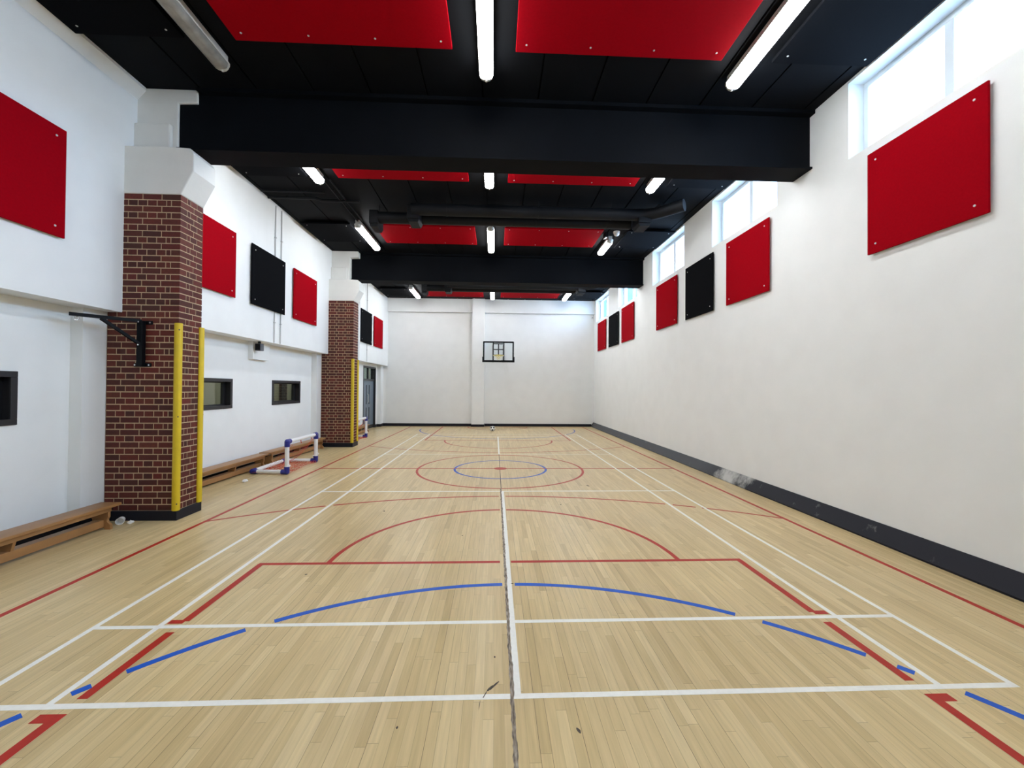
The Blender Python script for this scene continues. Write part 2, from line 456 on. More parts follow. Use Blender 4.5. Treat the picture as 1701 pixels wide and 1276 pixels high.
# ceiling: wide boards with open joints below a black slab
b = MB(); b.box(XLL-.2, XR+.36, YB-.2, YF+.2, ZC+.03, ZC+.14)
x = -2.655-.775*4
edges = [x+i*.7755 for i in range(15)]
for a, c in zip(edges, edges[1:]):
    a2, c2 = max(a+.011, XL-.05), min(c-.011, XR+.3)
    if c2 > a2: b.box(a2, c2, YB-.1, YF+.1, ZC, ZC+.04)
struct(b.build('ceiling', M['black_ceiling']))

# corridor behind the small windows and the doors
b = MB()
b.box(-7.3, -7.1, YB, YF+1, 0, 3.0); b.box(-7.1, XLL-.18, YB, YF+1, -.1, 0); b.box(-7.1, XLL-.18, YB, YF+1, 2.85, 3.0)
b.box(-7.1, XLL-.18, YB-.2, YB, 0, 3.0); b.box(-7.1, XLL-.2, YF+1, YF+1.2, 0, 3.0)
struct(b.build('wall_corridor', M['beige']))
b = MB()
for y in (6.8, 8.6, 9.45, 10.3, 11.2, 12.0, 13.1, 17.0): b.box(-7.1, -7.02, y, y+.34, 0, 2.85)
for y in (7.2, 10.0, 15.9): b.box(-7.1, -7.0, y, y+.09, 0, 2.85)
struct(b.build('trim_1', M['corr_dark']))

# skirtings
b = MB()
b.prism([(XR+.01, 0), (XR-.125, 0), (XR-.125, .02), (XR-.01, .205), (XR+.01, .205)], 'y', YB, YF)
struct(b.build('baseboard_right', M['skirt_dusty']))
b = MB()
b.box(XL-.2, -1.21, YF-.052, YF, 0, .125); b.box(-1.21, -.60, YF-.262, YF-.2, 0, .105); b.box(-.60, XR-.10, YF-.025, YF, 0, .125)
struct(b.build('baseboard_far', M['skirt']))
b = MB()
segs = [(YB, 2.926, XLL), (2.926, 3.20, -5.25), (3.98, 9.635, XLL), (3.70, 3.98, -5.25), (9.635, 9.91, -5.25), (10.44, 10.72, -5.25), (10.72, 14.28, XLL), (15.98, 16.25, XLL), (16.23, YF, -5.25)]
for a, c, x in segs: b.box(x, x+.02, a, c, 0, .125)
for y in (2.906, 9.615, 16.23): b.box(XLL, -5.25, y, y+.02, 0, .125)
struct(b.build('baseboard_left', M['skirt']))

# ------------------------------------------------------------------ high windows on the right
for i, (a, c) in enumerate(HIGH):
    w = struct(thing('window_%d' % (i+1), None, None, (XR+.24, (a+c)/2, ZW0)))
    h = (c-a)/2; H = ZW1-ZW0
    b = MB(); x0, x1 = -.03, .05
    b.box(x0, x1, -h, h, 0, .07); b.box(x0, x1, -h, h, H-.07, H)
    b.box(x0, x1, -h, -h+.06, .07, H-.07); b.box(x0, x1, h-.06, h, .07, H-.07)
    b.build('window_frame', M['frame_white'], w, bevel=.006)
    b = MB(); b.box(x0, x1, -.045, .045, .07, H-.07); b.build('mullion', M['frame_white'], w, bevel=.006)
    for s in (-1, 1):
        b = MB(); lo, hi = sorted((s*.045, s*(h-.06))); b.box(.008, .014, lo, hi, .07, H-.07)
        b.build('window_pane', M['glass'], w)
    b = MB(); b.box(-.20, -.03, -h, h, 0, .018); b.build('window_sill', M['frame_white'], w, bevel=.005)

# ------------------------------------------------------------------ small interior windows on the left
for i, (a, c, z0, z1) in enumerate(LOW[:3]):
    w = struct(thing('window_%d' % (i+7), None, None, (XLL, (a+c)/2, z0)))
    h = (c-a)/2; H = z1-z0
    b = MB()                                                    # projecting black architrave
    t = .065; p = .02
    b.box(0, p, -h, h, 0, t); b.box(0, p, -h, h, H-t, H); b.box(0, p, -h, -h+t, t, H-t); b.box(0, p, h-t, h, t, H-t)
    b.build('window_frame', M['frame_black'], w, bevel=.004)
    b = MB()                                                    # deep black lining
    b.box(-.20, 0, -h, h, 0, .03); b.box(-.20, 0, -h, h, H-.03, H); b.box(-.20, 0, -h, -h+.03, .03, H-.03); b.box(-.20, 0, h-.03, h, .03, H-.03)
    b.box(-.16, -.11, -h+.03, h-.03, .03, .085); b.box(-.16, -.11, -h+.03, h-.03, H-.085, H-.03)
    b.box(-.16, -.11, -h+.03, -h+.09, .085, H-.085); b.box(-.16, -.11, h-.09, h-.03, .085, H-.085)
    b.build('window_lining', M['frame_black'], w)
    b = MB(); b.box(-.138, -.132, -h+.09, h-.09, .085, H-.085); b.build('window_pane', M['glass_in'], w)

# ------------------------------------------------------------------ double doors
d = struct(thing('door_1', None, None, (XLL, 15.13, 0)))
h = .85; H = 2.64
b = MB()
b.box(-.2, .015, -h, -h+.055, 0, H); b.box(-.2, .015, h-.055, h, 0, H); b.box(-.2, .015, -h+.055, h-.055, H-.06, H)
b.box(-.13, -.04, -h+.055, h-.055, 2.04, 2.12)
b.build('door_frame', M['frame_black'], d)
for s, (a, c) in ((-1, (-h+.055, -.004)), (1, (.004, h-.055))):
    xa, xb = -.115, -.07
    cy = s*.185 if s > 0 else -.185
    mb = MB()
    v0, v1 = cy-.055, cy+.055
    wall_with_holes(mb, xa, xb, a, c, .01, 2.03, [(v0, v1, .40, .92)])
    # upper slot cut through the part above the lower slot
    bm = mb; mb2 = MB()
    wall_with_holes(mb2, xa, xb, a, c, .01, .98, [(v0, v1, .40, .92)])
    wall_with_holes(mb2, xa, xb, a, c, .98, 2.03, [(v0, v1, 1.06, 1.86)])
    mb.bm.free()
    leaf = mb2.build('door_leaf', M['door'], d)
    for z0, z1 in ((.40, .92), (1.06, 1.86)):
        b = MB(); b.box(-.10, -.085, v0, v1, z0, z1); b.build('vision_panel', M['darkglass'], leaf)
    if s < 0:
        b = MB(); b.path([(xb, -.05, 1.12), (xb+.055, -.05, 1.14), (xb+.055, -.05, 1.46), (xb, -.05, 1.48)], .012)
        b.build('door_handle', M['washer'], leaf, smooth=True)
    b = MB(); b.box(-.105, -.06, a, c, .01, .16); b.build('kick_plate', M['frame_black'], leaf)
b = MB(); b.box(-.12, -.05, -.03, .03, 2.12, H-.06); b.build('transom_bar', M['frame_black'], d)
for lo, hi in ((-h+.055, -.03), (.03, h-.055)):
    b = MB(); b.box(-.09, -.084, lo, hi, 2.12, H-.06); b.build('transom_pane', M['glass_in'], d)
    b = MB(); b.box(-.125, -.112, lo, lo+(hi-lo)*.52, 2.12, H-.06); b.build('transom_board', M['beige'], d)

# ------------------------------------------------------------------ brick pillars
BRK, HC = .245, .0825
def brickwork(mb, col, x0, x1, y0, y1, z0, z1):
    """English bond facing of individual bricks on the near, hall and far faces of a mortar core"""
    g = .0072; proud = .005
    mb.mi = 0; mb.box(x0, x1-proud, y0+proud, y1-proud, z0, z1)
    mb.mi = 1
    def slab(xa, xb, ya, yb, za, zb):
        k = len(mb.bm.faces); mb.box(xa, xb, ya, yb, za, zb); mb.bm.faces.ensure_lookup_table()
        t = random.random(); s = .78+.38*random.random()
        c = (.325*s, (.088+.044*t)*s, (.050+.026*t)*s, 1)
        for f in mb.bm.faces[k:]:
            for l in f.loops: l[col] = c
    n = int((z1-z0)/HC)+1
    for r in range(n):
        za = z0+r*HC+g; zb = min(z0+(r+1)*HC-g, z1)
        if zb-za < .01: continue
        odd = r % 2
        def runs(length, header):
            """bond measured from the outer corner"""
            out = []; t = 0
            if header:
                seq = [.1225, .0615]
                while t < length-.005:
                    w = seq.pop(0) if seq else .1225
                    out.append((t, min(t+w, length))); t += w
            else:
                while t < length-.005: out.append((t, min(t+BRK, length))); t += BRK
            return out
        for a, c in runs(x1-x0, odd):
            for ya, yb in ((y0, y0+.02), (y1-.02, y1)):
                e = .0006 if a < .001 else g
                slab(x1-c+g, x1-a-e, ya, yb, za, zb)
        for a, c in runs(y1-y0, not odd):
            e = .0006 if a < .001 else g; e2 = .0006 if c > y1-y0-.001 else g
            slab(x1-.02, x1, y0+a+e, y0+c-e2, za, zb)

def pillar(yp, beam_y, label, d_=0):
    t = thing('brick_pillar', label, 'pillar', (0, yp, 0), 0, 'brick pillars along the left wall')
    mb = MB(); col = mb.bm.loops.layers.color.new('tint')
    brickwork(mb, col, -5.25, -4.33, 0, .42, .125, 4.33)
    mb.build('brickwork', [M['mortar'], M['brick']], t)
    b = MB()
    b.prism([(-5.08, 4.33), (-4.33, 4.33), (-4.17, 4.65), (-4.17, 4.89), (-4.22, 4.955), (-4.39, 4.965), (-5.08, 4.965)], 'y', -.004, .43)
    b.prism([(-5.08, 4.96), (-4.52, 4.96), (-4.52, 5.675), (-4.265, 5.685), (-4.265, 5.85), (-4.29, ZC), (-5.08, ZC)], 'y', .18, beam_y-yp)
    b.box(-5.08, -4.53, .20, .42, 4.96, ZC)
    b.bbox(-5.07, -4.585, .13, .22, 4.94, 5.365, .02)
    cp = b.build('plaster_capital', M['plaster'], t, bevel=.012)
    b = MB(); b.box(-5.25, -4.305, -.025, .44, 0, .125); b.build('skirting', M['skirt'], t, bevel=.004)
    return t
pillar(3.24, 3.46, 'tall red brick pillar with white haunched capital, nearest the camera')
pillar(9.95, 10.30, 'tall red brick pillar with white haunched capital, farther one near the doors')

def guard(x, y, rz, z0, z1, label, w=.085):
    t = thing('corner_guard', label, 'corner guard', (x, y, z0), rz, 'yellow foam guards on the pillar corners')
    b = MB(); pts = [(.006, -.006)]
    # rounded foam profile wrapped round an outside corner (hall side +x, near side -y)
    prof = [(.0, .012)]+[(0+.034*math.cos(a), -0+.034*math.sin(a)) for a in [math.radians(k) for k in range(20, -111, -13)]]+[(-.012, 0)]
    prof = [(-.05, .0), (-.05, -.012), (-.04, -.024), (-.022, -.033), (-.002, -.036), (.018, -.032), (.031, -.018), (.036, .002), (.033, .022), (.024, .04), (.012, .05), (0, .05), (0, 0)]
    b.prism(prof, 'z', 0, z1-z0); b.build('foam_profile', M['yellow'], t, smooth=True)
    for z in (.09, (z1-z0)/2, z1-z0-.09):
        b = MB(); b.tube((.018, -.018, z), (.0265, -.0265, z), .009, 10); b.build('fixing_plug', M['scuff'], t)
    return t
def guards(yp, nm):
    guard(-4.33, yp, 0, .128, 2.61, 'yellow foam corner guard on the front corner of the %s' % nm)
    guard(-4.33, yp+.42, PI/2, .128, 2.61, 'yellow foam corner guard on the back corner of the %s' % nm)
guards(3.24, 'nearest brick pillar'); guards(9.95, 'farther brick pillar')

# ------------------------------------------------------------------ ceiling beams
def beam(y0, y1, label):
    t = thing('ceiling_beam', label, 'beam', (0, y0, 0), 0, 'black beams across the hall')
    b = MB(); b.box(-4.535, XR, 0, y1-y0, 5.065, ZC); b.build('beam_casing', M['black_steel'], t, bevel=.006)
    b = MB(); b.box(-4.535, XR, -.05, y1-y0+.05, 5.035, 5.065); b.build('bottom_flange', M['black_steel'], t, bevel=.004)
    b = MB(); b.box(-4.2, XR, -.10, 0, ZC-.05, ZC); b.build('top_trim', M['black_steel'], t)
beam(3.46, 3.76, 'deep black beam across the ceiling, nearest the camera')
beam(10.30, 10.62, 'deep black beam across the ceiling, farther from the camera')

# ------------------------------------------------------------------ acoustic panels
def washers(t, pts, normal):
    for p in pts:
        b = MB(); q = Vector(p); n = Vector(normal)
        b.tube(q, q+n*.004, .0115, 12); b.build('fixing_washer', M['washer'], t)
def wall_panel(side, y0, y1, z0, z1, color, label, group):
    x = XR if side > 0 else XL
    t = thing('acoustic_panel', label, 'acoustic panel', (x, (y0+y1)/2, z0), 0, group)
    h = (y1-y0)/2; H = z1-z0; n = -side
    gap, th = .028, .052                       # stands just off the wall
    xs = sorted((n*gap, n*th))
    b = MB(); b.bbox(xs[0], xs[1], -h, h, 0, H, .006); b.build('felt_board', M[color], t)
    for sy in (-1, 1):
        for z in (.11, H-.11):
            b = MB(); b.tube((0, sy*(h-.11), z), (n*gap, sy*(h-.11), z), .012, 8); b.build('spacer', M['washer'], t)
    washers(t, [(n*th, sy*(h-.11), z) for sy in (-1, 1) for z in (.11, H-.11)], (n, 0, 0))
    return t
GR = 'square acoustic panels along the right wall'; GL = 'square acoustic panels along the left wall'
for a, c, col, lb in ((1.225, 2.47, 'red_felt', 'red square acoustic panel on right wall, nearest the camera'),
                      (4.30, 5.575, 'red_felt', 'red square acoustic panel on right wall, under the second window from the camera'),
                      (6.075, 7.325, 'black_felt', 'black square acoustic panel on right wall, nearer of the two black ones'),
                      (7.805, 9.125, 'red_felt', 'red square acoustic panel on right wall, just beyond the nearer black panel'),
                      (11.05, 12.35, 'red_felt', 'red square acoustic panel on right wall, just before the farther black panel'),
                      (12.75, 14.04, 'black_felt', 'black square acoustic panel on right wall, farther of the two black ones'),
                      (14.50, 15.82, 'red_felt', 'red square acoustic panel on right wall, closest to the far corner')):
    wall_panel(1, a, c, 3.455, 4.695, col, lb, GR)
for a, c, col, lb in ((1.20, 2.455, 'red_felt', 'red square acoustic panel on left wall, cut by the photo edge'),
                      (4.25, 5.52, 'red_felt', 'red square acoustic panel on left wall, partly behind the nearest brick pillar'),
                      (6.03, 7.335, 'black_felt', 'black square acoustic panel on left wall, between the two brick pillars'),
                      (7.75, 9.03, 'red_felt', 'red square acoustic panel on left wall, just before the farther brick pillar'),
                      (12.75, 14.07, 'black_felt', 'black square acoustic panel on left wall, beyond the farther brick pillar'),
                      (14.40, 15.65, 'red_felt', 'red square acoustic panel on left wall, above the doors')):
    wall_panel(-1, a, c, 3.435, 4.66, col, lb, GL)

def ceiling_panel(x0, x1, y0, y1, color, label, group):
    t = thing('ceiling_panel', label, 'ceiling panel', ((x0+x1)/2, (y0+y1)/2, ZC), 0, group)
    hx, hy = (x1-x0)/2, (y1-y0)/2
    b = MB(); b.bbox(-hx, hx, -hy, hy, -.09, -.05, .006); b.build('felt_board', M[color], t)
    nx = 4 if hx > 1 else 2
    for i in range(nx):
        x = -hx+.12+(2*hx-.24)*i/(nx-1)
        for y in (-hy+.11, hy-.11):
            b = MB(); b.tube((x, y, -.05), (x, y, 0), .01, 8); b.build('hanger', M['black_steel'], t)
            washers(t, [(x, y, -.09)], (0, 0, -1))
    return t
rows = ((1.21, 2.45, 'in the row nearest the camera'), (4.33, 5.57, 'in the row just beyond the nearest beam'),
        (7.83, 9.09, 'in the row just before the farther beam'), (14.46, 15.74, 'in the farthest row by the far wall'))
for y0, y1, where in rows:
    ceiling_panel(-3.15, -.66, y0, y1, 'red_felt', 'long red ceiling panel left of the middle lights, %s' % where, 'red ceiling panels')
    ceiling_panel(.09, 2.59, y0, y1, 'red_felt', 'long red ceiling panel right of the middle lights, %s' % where, 'red ceiling panels')
    ceiling_panel(-4.93, -3.73, y0, y1, 'black_felt', 'black ceiling panel against the left wall, %s' % where, 'black ceiling panels')
    ceiling_panel(3.22, 4.42, y0, y1, 'black_felt', 'black ceiling panel against the right wall, %s' % where, 'black ceiling panels')

# ------------------------------------------------------------------ strip lights
def make_strip(lit, Ln=1.80):
    t = thing('strip_light', 'strip light', 'strip light')
    W = .165
    b = MB(); b.bbox(-.055, .055, -Ln/2+.04, Ln/2-.04, -.10, 0, .008); b.build('lamp_housing', M['lamp_body'], t)
    def stadium(w, l, n=8):
        r = w/2; P = []
        for k in range(n+1): a = PI*k/n; P.append((r*math.cos(a), l/2-r+r*math.sin(a)))
        for k in range(n+1): a = PI+PI*k/n; P.append((r*math.cos(a), -l/2+r+r*math.sin(a)))
        return P
    b = MB(); b.prism(stadium(W+.012, Ln+.012), 'z', -.115, -.10); b.build('gasket_rim', M['lamp_body'], t)
    def loft(mb, sec):
        R = [[mb.bm.verts.new((x, y, z)) for x, y in P] for P, z in sec]
        mb.face(R[0]); mb.face(R[-1])
        for A, B in zip(R, R[1:]):
            n = len(A)
            for k in range(n): mb.face([A[k], A[(k+1) % n], B[(k+1) % n], B[k]])
    b = MB()
    def clip(sec, lo, hi): return [([(x, min(max(y, lo), hi)) for x, y in P], z) for P, z in sec]
    full = [(stadium(W, Ln), -.115), (stadium(W, Ln-.02), -.15), (stadium(W*.86, Ln-.05), -.178), (stadium(W*.5, Ln-.09), -.19)]
    loft(b, clip(full, -Ln/2+.085, Ln/2-.085))
    b.build('diffuser', M['lamp_on'] if lit else M['lamp_off'], t, smooth=True)
    for s in (-1, 1):
        b = MB(); lo, hi = sorted((s*(Ln/2-.084), s*Ln)); loft(b, clip(full, lo, hi)); b.build('diffuser_end', M['lamp_end'], t, smooth=True)
        b = MB(); b.bbox(-.012, .012, s*(Ln/2-.055)-.012, s*(Ln/2-.055)+.012, -.198, -.176, .003); b.build('end_screw', M['lamp_body'], t)
    return t
short = make_strip(True, 1.14); on = make_strip(True); off = make_strip(False); used = []
side = {-3.52: 'in the left row', -.265: 'in the middle row', 2.92: 'in the right row'}
lrows = ((1.95, 'nearest the camera'), (4.79, 'just beyond the nearest beam'), (8.63, 'just before the farther beam'), (14.95, 'closest to the far wall'))
for y, where in lrows:
    for x, sd in side.items():
        if x == 2.92 and y == 8.63:
            place(short, [], (x, 8.95, ZC), 0, 'shorter lit strip light in the right row beside the white dome sensor', 'strip lights on the ceiling'); continue
        if x == -3.52 and y == 1.95:
            place(off, [], (x, y, ZC), 0, 'unlit grey strip light at the upper left of the ceiling', 'strip lights on the ceiling'); continue
        place(on, used, (x, y, ZC), 0, 'lit white strip light %s, %s' % (sd, where), 'strip lights on the ceiling')
for x, sd in side.items():
    place(on, used, (x, 11.78, ZC), 0, 'lit white strip light %s, hidden behind the farther beam' % sd, 'strip lights on the ceiling')
    place(on, used, (x, -1.50, ZC), 0, 'lit white strip light %s, added unseen above the camera for its light' % sd, 'strip lights on the ceiling')  # unseen row, added to light the near end of the hall

# conduits feeding the left row
def conduit(name, pts, r, m, label, group=None, clips=()):
    t = thing(name, label, 'conduit pipe', pts[0], 0, group)
    o = Vector(pts[0]); b = MB(); b.sweep([Vector(p)-o for p in pts], r, 10); b.build('pipe_run', M[m], t, smooth=True)
    for c in clips:
        b = MB(); q = Vector(c)-o; b.bbox(q.x-.022, q.x+.022, q.y-.022, q.y+.022, q.z-.012, q.z+.012, .004); b.build('pipe_clip', M[m], t)
    return t
for dx, nm in ((-.03, 'left'), (.09, 'right')):
    conduit('ceiling_conduit', [(-3.47+dx, 5.72, ZC-.05), (-3.47+dx, 7.72, ZC-.05)], .016, 'black_duct', 'thin black ceiling conduit joining two left lights, %s one of the pair' % nm, 'black conduits on the ceiling', [(-3.47+dx, 6.2, ZC-.03), (-3.47+dx, 7.3, ZC-.03)])
conduit('ceiling_conduit', [(-5.0, 6.55, ZC-.05), (-4.0, 6.55, ZC-.05), (-3.9, 6.62, ZC-.06), (-3.1, 6.62, ZC-.06)], .03, 'black_duct', 'thicker black conduit crossing the ceiling from the left wall to the duct', 'black conduits on the ceiling', [(-4.6, 6.55, ZC-.03)])
conduit('ceiling_conduit', [(-5.0, 6.28, ZC-.04), (-3.7, 6.28, ZC-.04)], .022, 'black_duct', 'short black conduit on the ceiling beside the thicker one at the left wall', 'black conduits on the ceiling', [(-4.5, 6.28, ZC-.03)])
for y, nm in ((6.96, 'nearer one of the close pair behind the black panel'), (7.22, 'farther one of the close pair behind the black panel'), (13.57, 'passing behind the black panel beyond the farther pillar')):
    conduit('wall_conduit', [(XL+.013, y, ZS+.01), (XL+.013, y, ZC-.06)], .012, 'conduit', 'grey vertical conduit on left wall, %s' % nm, 'grey conduits on the left wall', [(XL+.013, y, 3.2), (XL+.013, y, 5.1)])
conduit('wall_conduit', [(-5.02, 12.60, ZS+.02), (XL+.02, 12.64, ZS-.0), (XL+.02, 12.66, ZS+.1), (XL+.02, 12.66, ZC-.06)], .022, 'pvc', 'white vertical pipe on left wall just beyond the farther pillar', 'grey conduits on the left wall', [(XL+.02, 12.66, 3.4)])

# ------------------------------------------------------------------ ventilation ducts
def make_duct():
    t = thing('ventilation_duct', 'duct', 'ventilation duct')
    z = 5.62
    b = MB(); pts = [(-1.95, 0, z), (3.0, 0, z)]
    for k in range(1, 8):
        a = math.radians(90*k/7*.5); pts.append((3.0+.62*math.sin(a), -.62*(1-math.cos(a)), z))
    pts.append((3.80, -.50, z+.02)); b.sweep(pts, .125, 20); b.build('main_duct', M['black_duct'], t, smooth=True)
    b = MB(); b.sweep([(-2.92, .42, z-.03), (2.95, .42, z-.03)], .125, 20); b.build('return_duct', M['black_duct'], t, smooth=True)
    for x, y, w in ((-1.92, .30, .13), (3.12, .22, .14), (-2.85, .62, .10)):
        b = MB(); b.bbox(x-w, x+w, y-.32, y+.14, z-.20, z+.10, .02); b.prism([(x-w, z-.20), (x+w, z-.20), (x+w*.75, z-.26), (x-w*.75, z-.26)], 'y', y-.28, y+.10)
        b.build('outlet_box', M['black_duct'], t)
    for x in (-1.2, .8, 2.4):
        for y in (0, .42):
            b = MB(); b.path([(x+.137*math.cos(k*PI/10), y+0, z+.137*math.sin(k*PI/10)) for k in range(0)], .004)
            b.tube((x-.012, y, z-(.03 if y else 0)), (x+.012, y, z-(.03 if y else 0)), .131, 20); b.build('duct_collar', M['black_duct'], t, smooth=True)
            b = MB(); b.tube((x, y, z+.1), (x, y, ZC), .005, 6); b.build('hanger_rod', M['black_duct'], t)
    for x, y in ((3.55, -.05), (3.85, -.12)):
        b = MB(); b.bbox(x-.17, x+.12, y-.10, y+.18, z+.12, z+.20, .03); b.build('damper_plate', M['black_duct'], t)
    b = MB(); b.tube((-2.75, .42, z), (-2.75, .42, ZC), .006, 6); b.build('hanger_rod', M['black_duct'], t)
    return t
dct = make_duct(); u = []
place(dct, u, (0, 6.50, 0), 0, 'black round twin duct under the ceiling between the two beams', 'black ventilation ducts')
place(dct, u, (0, 13.0, 0), 0, 'black round twin duct under the ceiling beyond the farther beam', 'black ventilation ducts')

# dome sensor and little box by the right row
t = thing('dome_sensor', 'white round dome sensor under the ceiling beside the right row of lights', 'sensor', (3.0, 8.12, ZC))
b = MB(); b.tube((0, 0, 0), (0, 0, -.035), .085, 24); b.build('sensor_base', M['pvc'], t, smooth=True)
b = MB(); b.sphere((0, 0, -.045), .075, 20, 12); b.build('dome_cover', M['ballw'], t, smooth=True)
t = thing('junction_box', 'small black box on the ceiling beside the far right red panel', 'junction box', (2.76, 8.30, ZC))
b = MB(); b.bbox(-.04, .04, -.12, .12, -.10, 0, .006); b.build('box_body', M['black_duct'], t)
b = MB(); b.bbox(-.03, .03, -.08, .08, -.106, -.098, .003); b.build('box_lid', M['grey_plastic'], t)

# PIR sensor, far right corner
t = thing('motion_sensor', 'small white motion sensor in the far right corner below the wall beam', 'sensor', (4.40, YF, 5.12))
b = MB(); b.bbox(-.05, .05, -.09, 0, -.08, .08, .015); b.build('sensor_body', M['pvc'], t, smooth=True)
b = MB(); b.bbox(-.03, .03, -.10, -.085, -.05, .02, .01); b.build('sensor_lens', M['conduit'], t)

# speaker under the soffit
t = thing('wall_speaker', 'small dark grey speaker under the overhang between the two small windows', 'speaker', (-5.20, 6.66, ZS))
b = MB(); b.bbox(-.06, .06, -.06, .07, -.205, -.05, .010); b.build('speaker_case', M['grey_plastic'], t)
b = MB(); b.bbox(-.05, .05, -.068, -.056, -.19, -.065, .004); b.build('speaker_grille', M['bagsteel'], t)
b = MB(); b.box(-.02, .02, -.02, .02, -.055, 0); b.build('speaker_bracket', M['bagsteel'], t)

# ------------------------------------------------------------------ punch-bag bracket
t = thing('bag_bracket', 'black steel punchbag bracket bolted to the nearest brick pillar', 'bracket', (-4.775, 3.24, 2.05))
P0 = Vector((0, -.03, 0))
b = MB(); b.bbox(-.035, .035, -.075, -.012, -.02, .58, .008); b.build('upright', M['bagsteel'], t)
for z, xx in ((.0, (-.115, .105)), (.56, (-.02, .115))):
    b = MB(); b.bbox(xx[0], xx[1], -.014, .0, z-.025, z+.025, .006); b.build('wall_plate', M['bagsteel'], t)
    for x in (xx[0]+.022, xx[1]-.022):
        b = MB(); b.tube((x, -.014, z), (x, -.026, z), .011, 8); b.build('bolt', M['chrome'], t)
A = Vector((.0, -.045, .575)); E = Vector((-.40, -.56, .575))
b = MB()
d_ = (E-A).normalized(); s_ = Vector((-d_.y, d_.x, 0))*.022
def bar(mb, p, q, sw, sh):
    p, q = Vector(p), Vector(q); d = (q-p).normalized(); s = d.cross(Vector((0, 0, 1))).normalized()*sw; u = s.cross(d).normalized()*sh
    v = [mb.bm.verts.new(o+a*s+c*u) for o in (p, q) for a, c in ((-1, -1), (1, -1), (1, 1), (-1, 1))]
    for f in ((0, 1, 2, 3), (7, 6, 5, 4), (0, 4, 5, 1), (1, 5, 6, 2), (2, 6, 7, 3), (3, 7, 4, 0)): mb.face([v[i] for i in f])
bar(b, A, E, .02, .02); b.build('arm', M['bagsteel'], t)
b = MB(); bar(b, Vector((-.005, -.05, .26)), A.lerp(E, .60)+Vector((.004, .004, -.02)), .008, .016)
bar(b, Vector((.02, -.06, .26)), A.lerp(E, .60)+Vector((.03, .0, -.02)), .008, .016); b.build('brace', M['bagsteel'], t)
b = MB(); q = E-d_*.06; b.path([(q.x+.022*math.cos(k*PI/6)*d_.x, q.y+.022*math.cos(k*PI/6)*d_.y, q.z-.044+.022*math.sin(k*PI/6)) for k in range(12)], .006, 6, True)
b.build('hanging_eye', M['chrome'], t, smooth=True)
for p in ((0, -.08, .26), (.0, -.08, .56)):
    b = MB(); b.tube(p, (p[0]+.0, p[1]-.012, p[2]), .01, 8); b.build('bolt', M['chrome'], t)

# ------------------------------------------------------------------ gym benches
def make_bench(Ln, label, loc, rz):
    """Swedish bench, length along +y from the origin; seat .26 wide, .30 high"""
    t = thing('gym_bench', label, 'bench', loc, rz, 'low wooden gym benches along the left wall')
    b = MB(); b.bbox(-.13, .13, 0, Ln, .262, .298, .010); b.build('seat_plank', M['wood_bench'], t, smooth=True)
    b = MB(); b.box(-.095, -.07, .10, Ln-.10, .212, .264); b.box(.070, .095, .10, Ln-.10, .212, .264); b.build('seat_rail', M['wood_bench'], t, bevel=.003)
    prof = [(-.10, .215), (.10, .215), (.10, .15), (.085, .12), (.09, .09), (.125, .06), (.13, .0), (.06, .0), (.05, .02), (-.05, .02), (-.06, .0), (-.13, .0), (-.125, .06), (-.09, .09), (-.085, .12), (-.10, .15)]
    ps = [.12, Ln-.155]
    for y in ps:
        b = MB(); b.prism(prof, 'y', y, y+.035); b.build('end_support', M['wood_bench'], t, bevel=.003)
    for f in ((.5,) if Ln < 2.9 else (.36, .66)):
        y = Ln*f; b = MB(); b.prism([(-.085, .215), (.085, .215), (.06, .12), (-.06, .12)], 'y', y, y+.03); b.build('middle_support', M['wood_bench'], t)
    b = MB(); b.bbox(-.055, .055, .155, Ln-.155, .03, .12, .006); b.build('balance_beam', M['wood_bench'], t)
    for s in (-1, 1):
        b = MB(); b.bbox(-.04, .04, (.02 if s < 0 else Ln-.05), (.05 if s < 0 else Ln-.02), .20, .264, .006); b.build('hook_plate', M['bagsteel'], t)
    return t
make_bench(3.35, 'low brown wooden gym bench in the left foreground, ending at the nearest pillar', (-4.975, -.31, 0), 0)
make_bench(3.15, 'low brown wooden gym bench just beyond the nearest pillar', (-5.25, 3.74, 0), math.radians(-.6))
make_bench(2.75, 'low brown wooden gym bench behind the nearer hockey-size goal', (-5.255, 7.02, 0), math.radians(-2.2))
make_bench(1.75, 'low brown wooden gym bench by the doors, behind the farther goal', (-5.22, 12.45, 0), 0)
b = MB(); b.box(-.012, .012, -.0, .12, 0, .01)
tp = b.build('tape_strip', M['yellow_tape']); tp.location = (-5.10, 9.60, .299); tag(tp, 'short yellow tape end on the bench end against the farther brick pillar', 'tape')

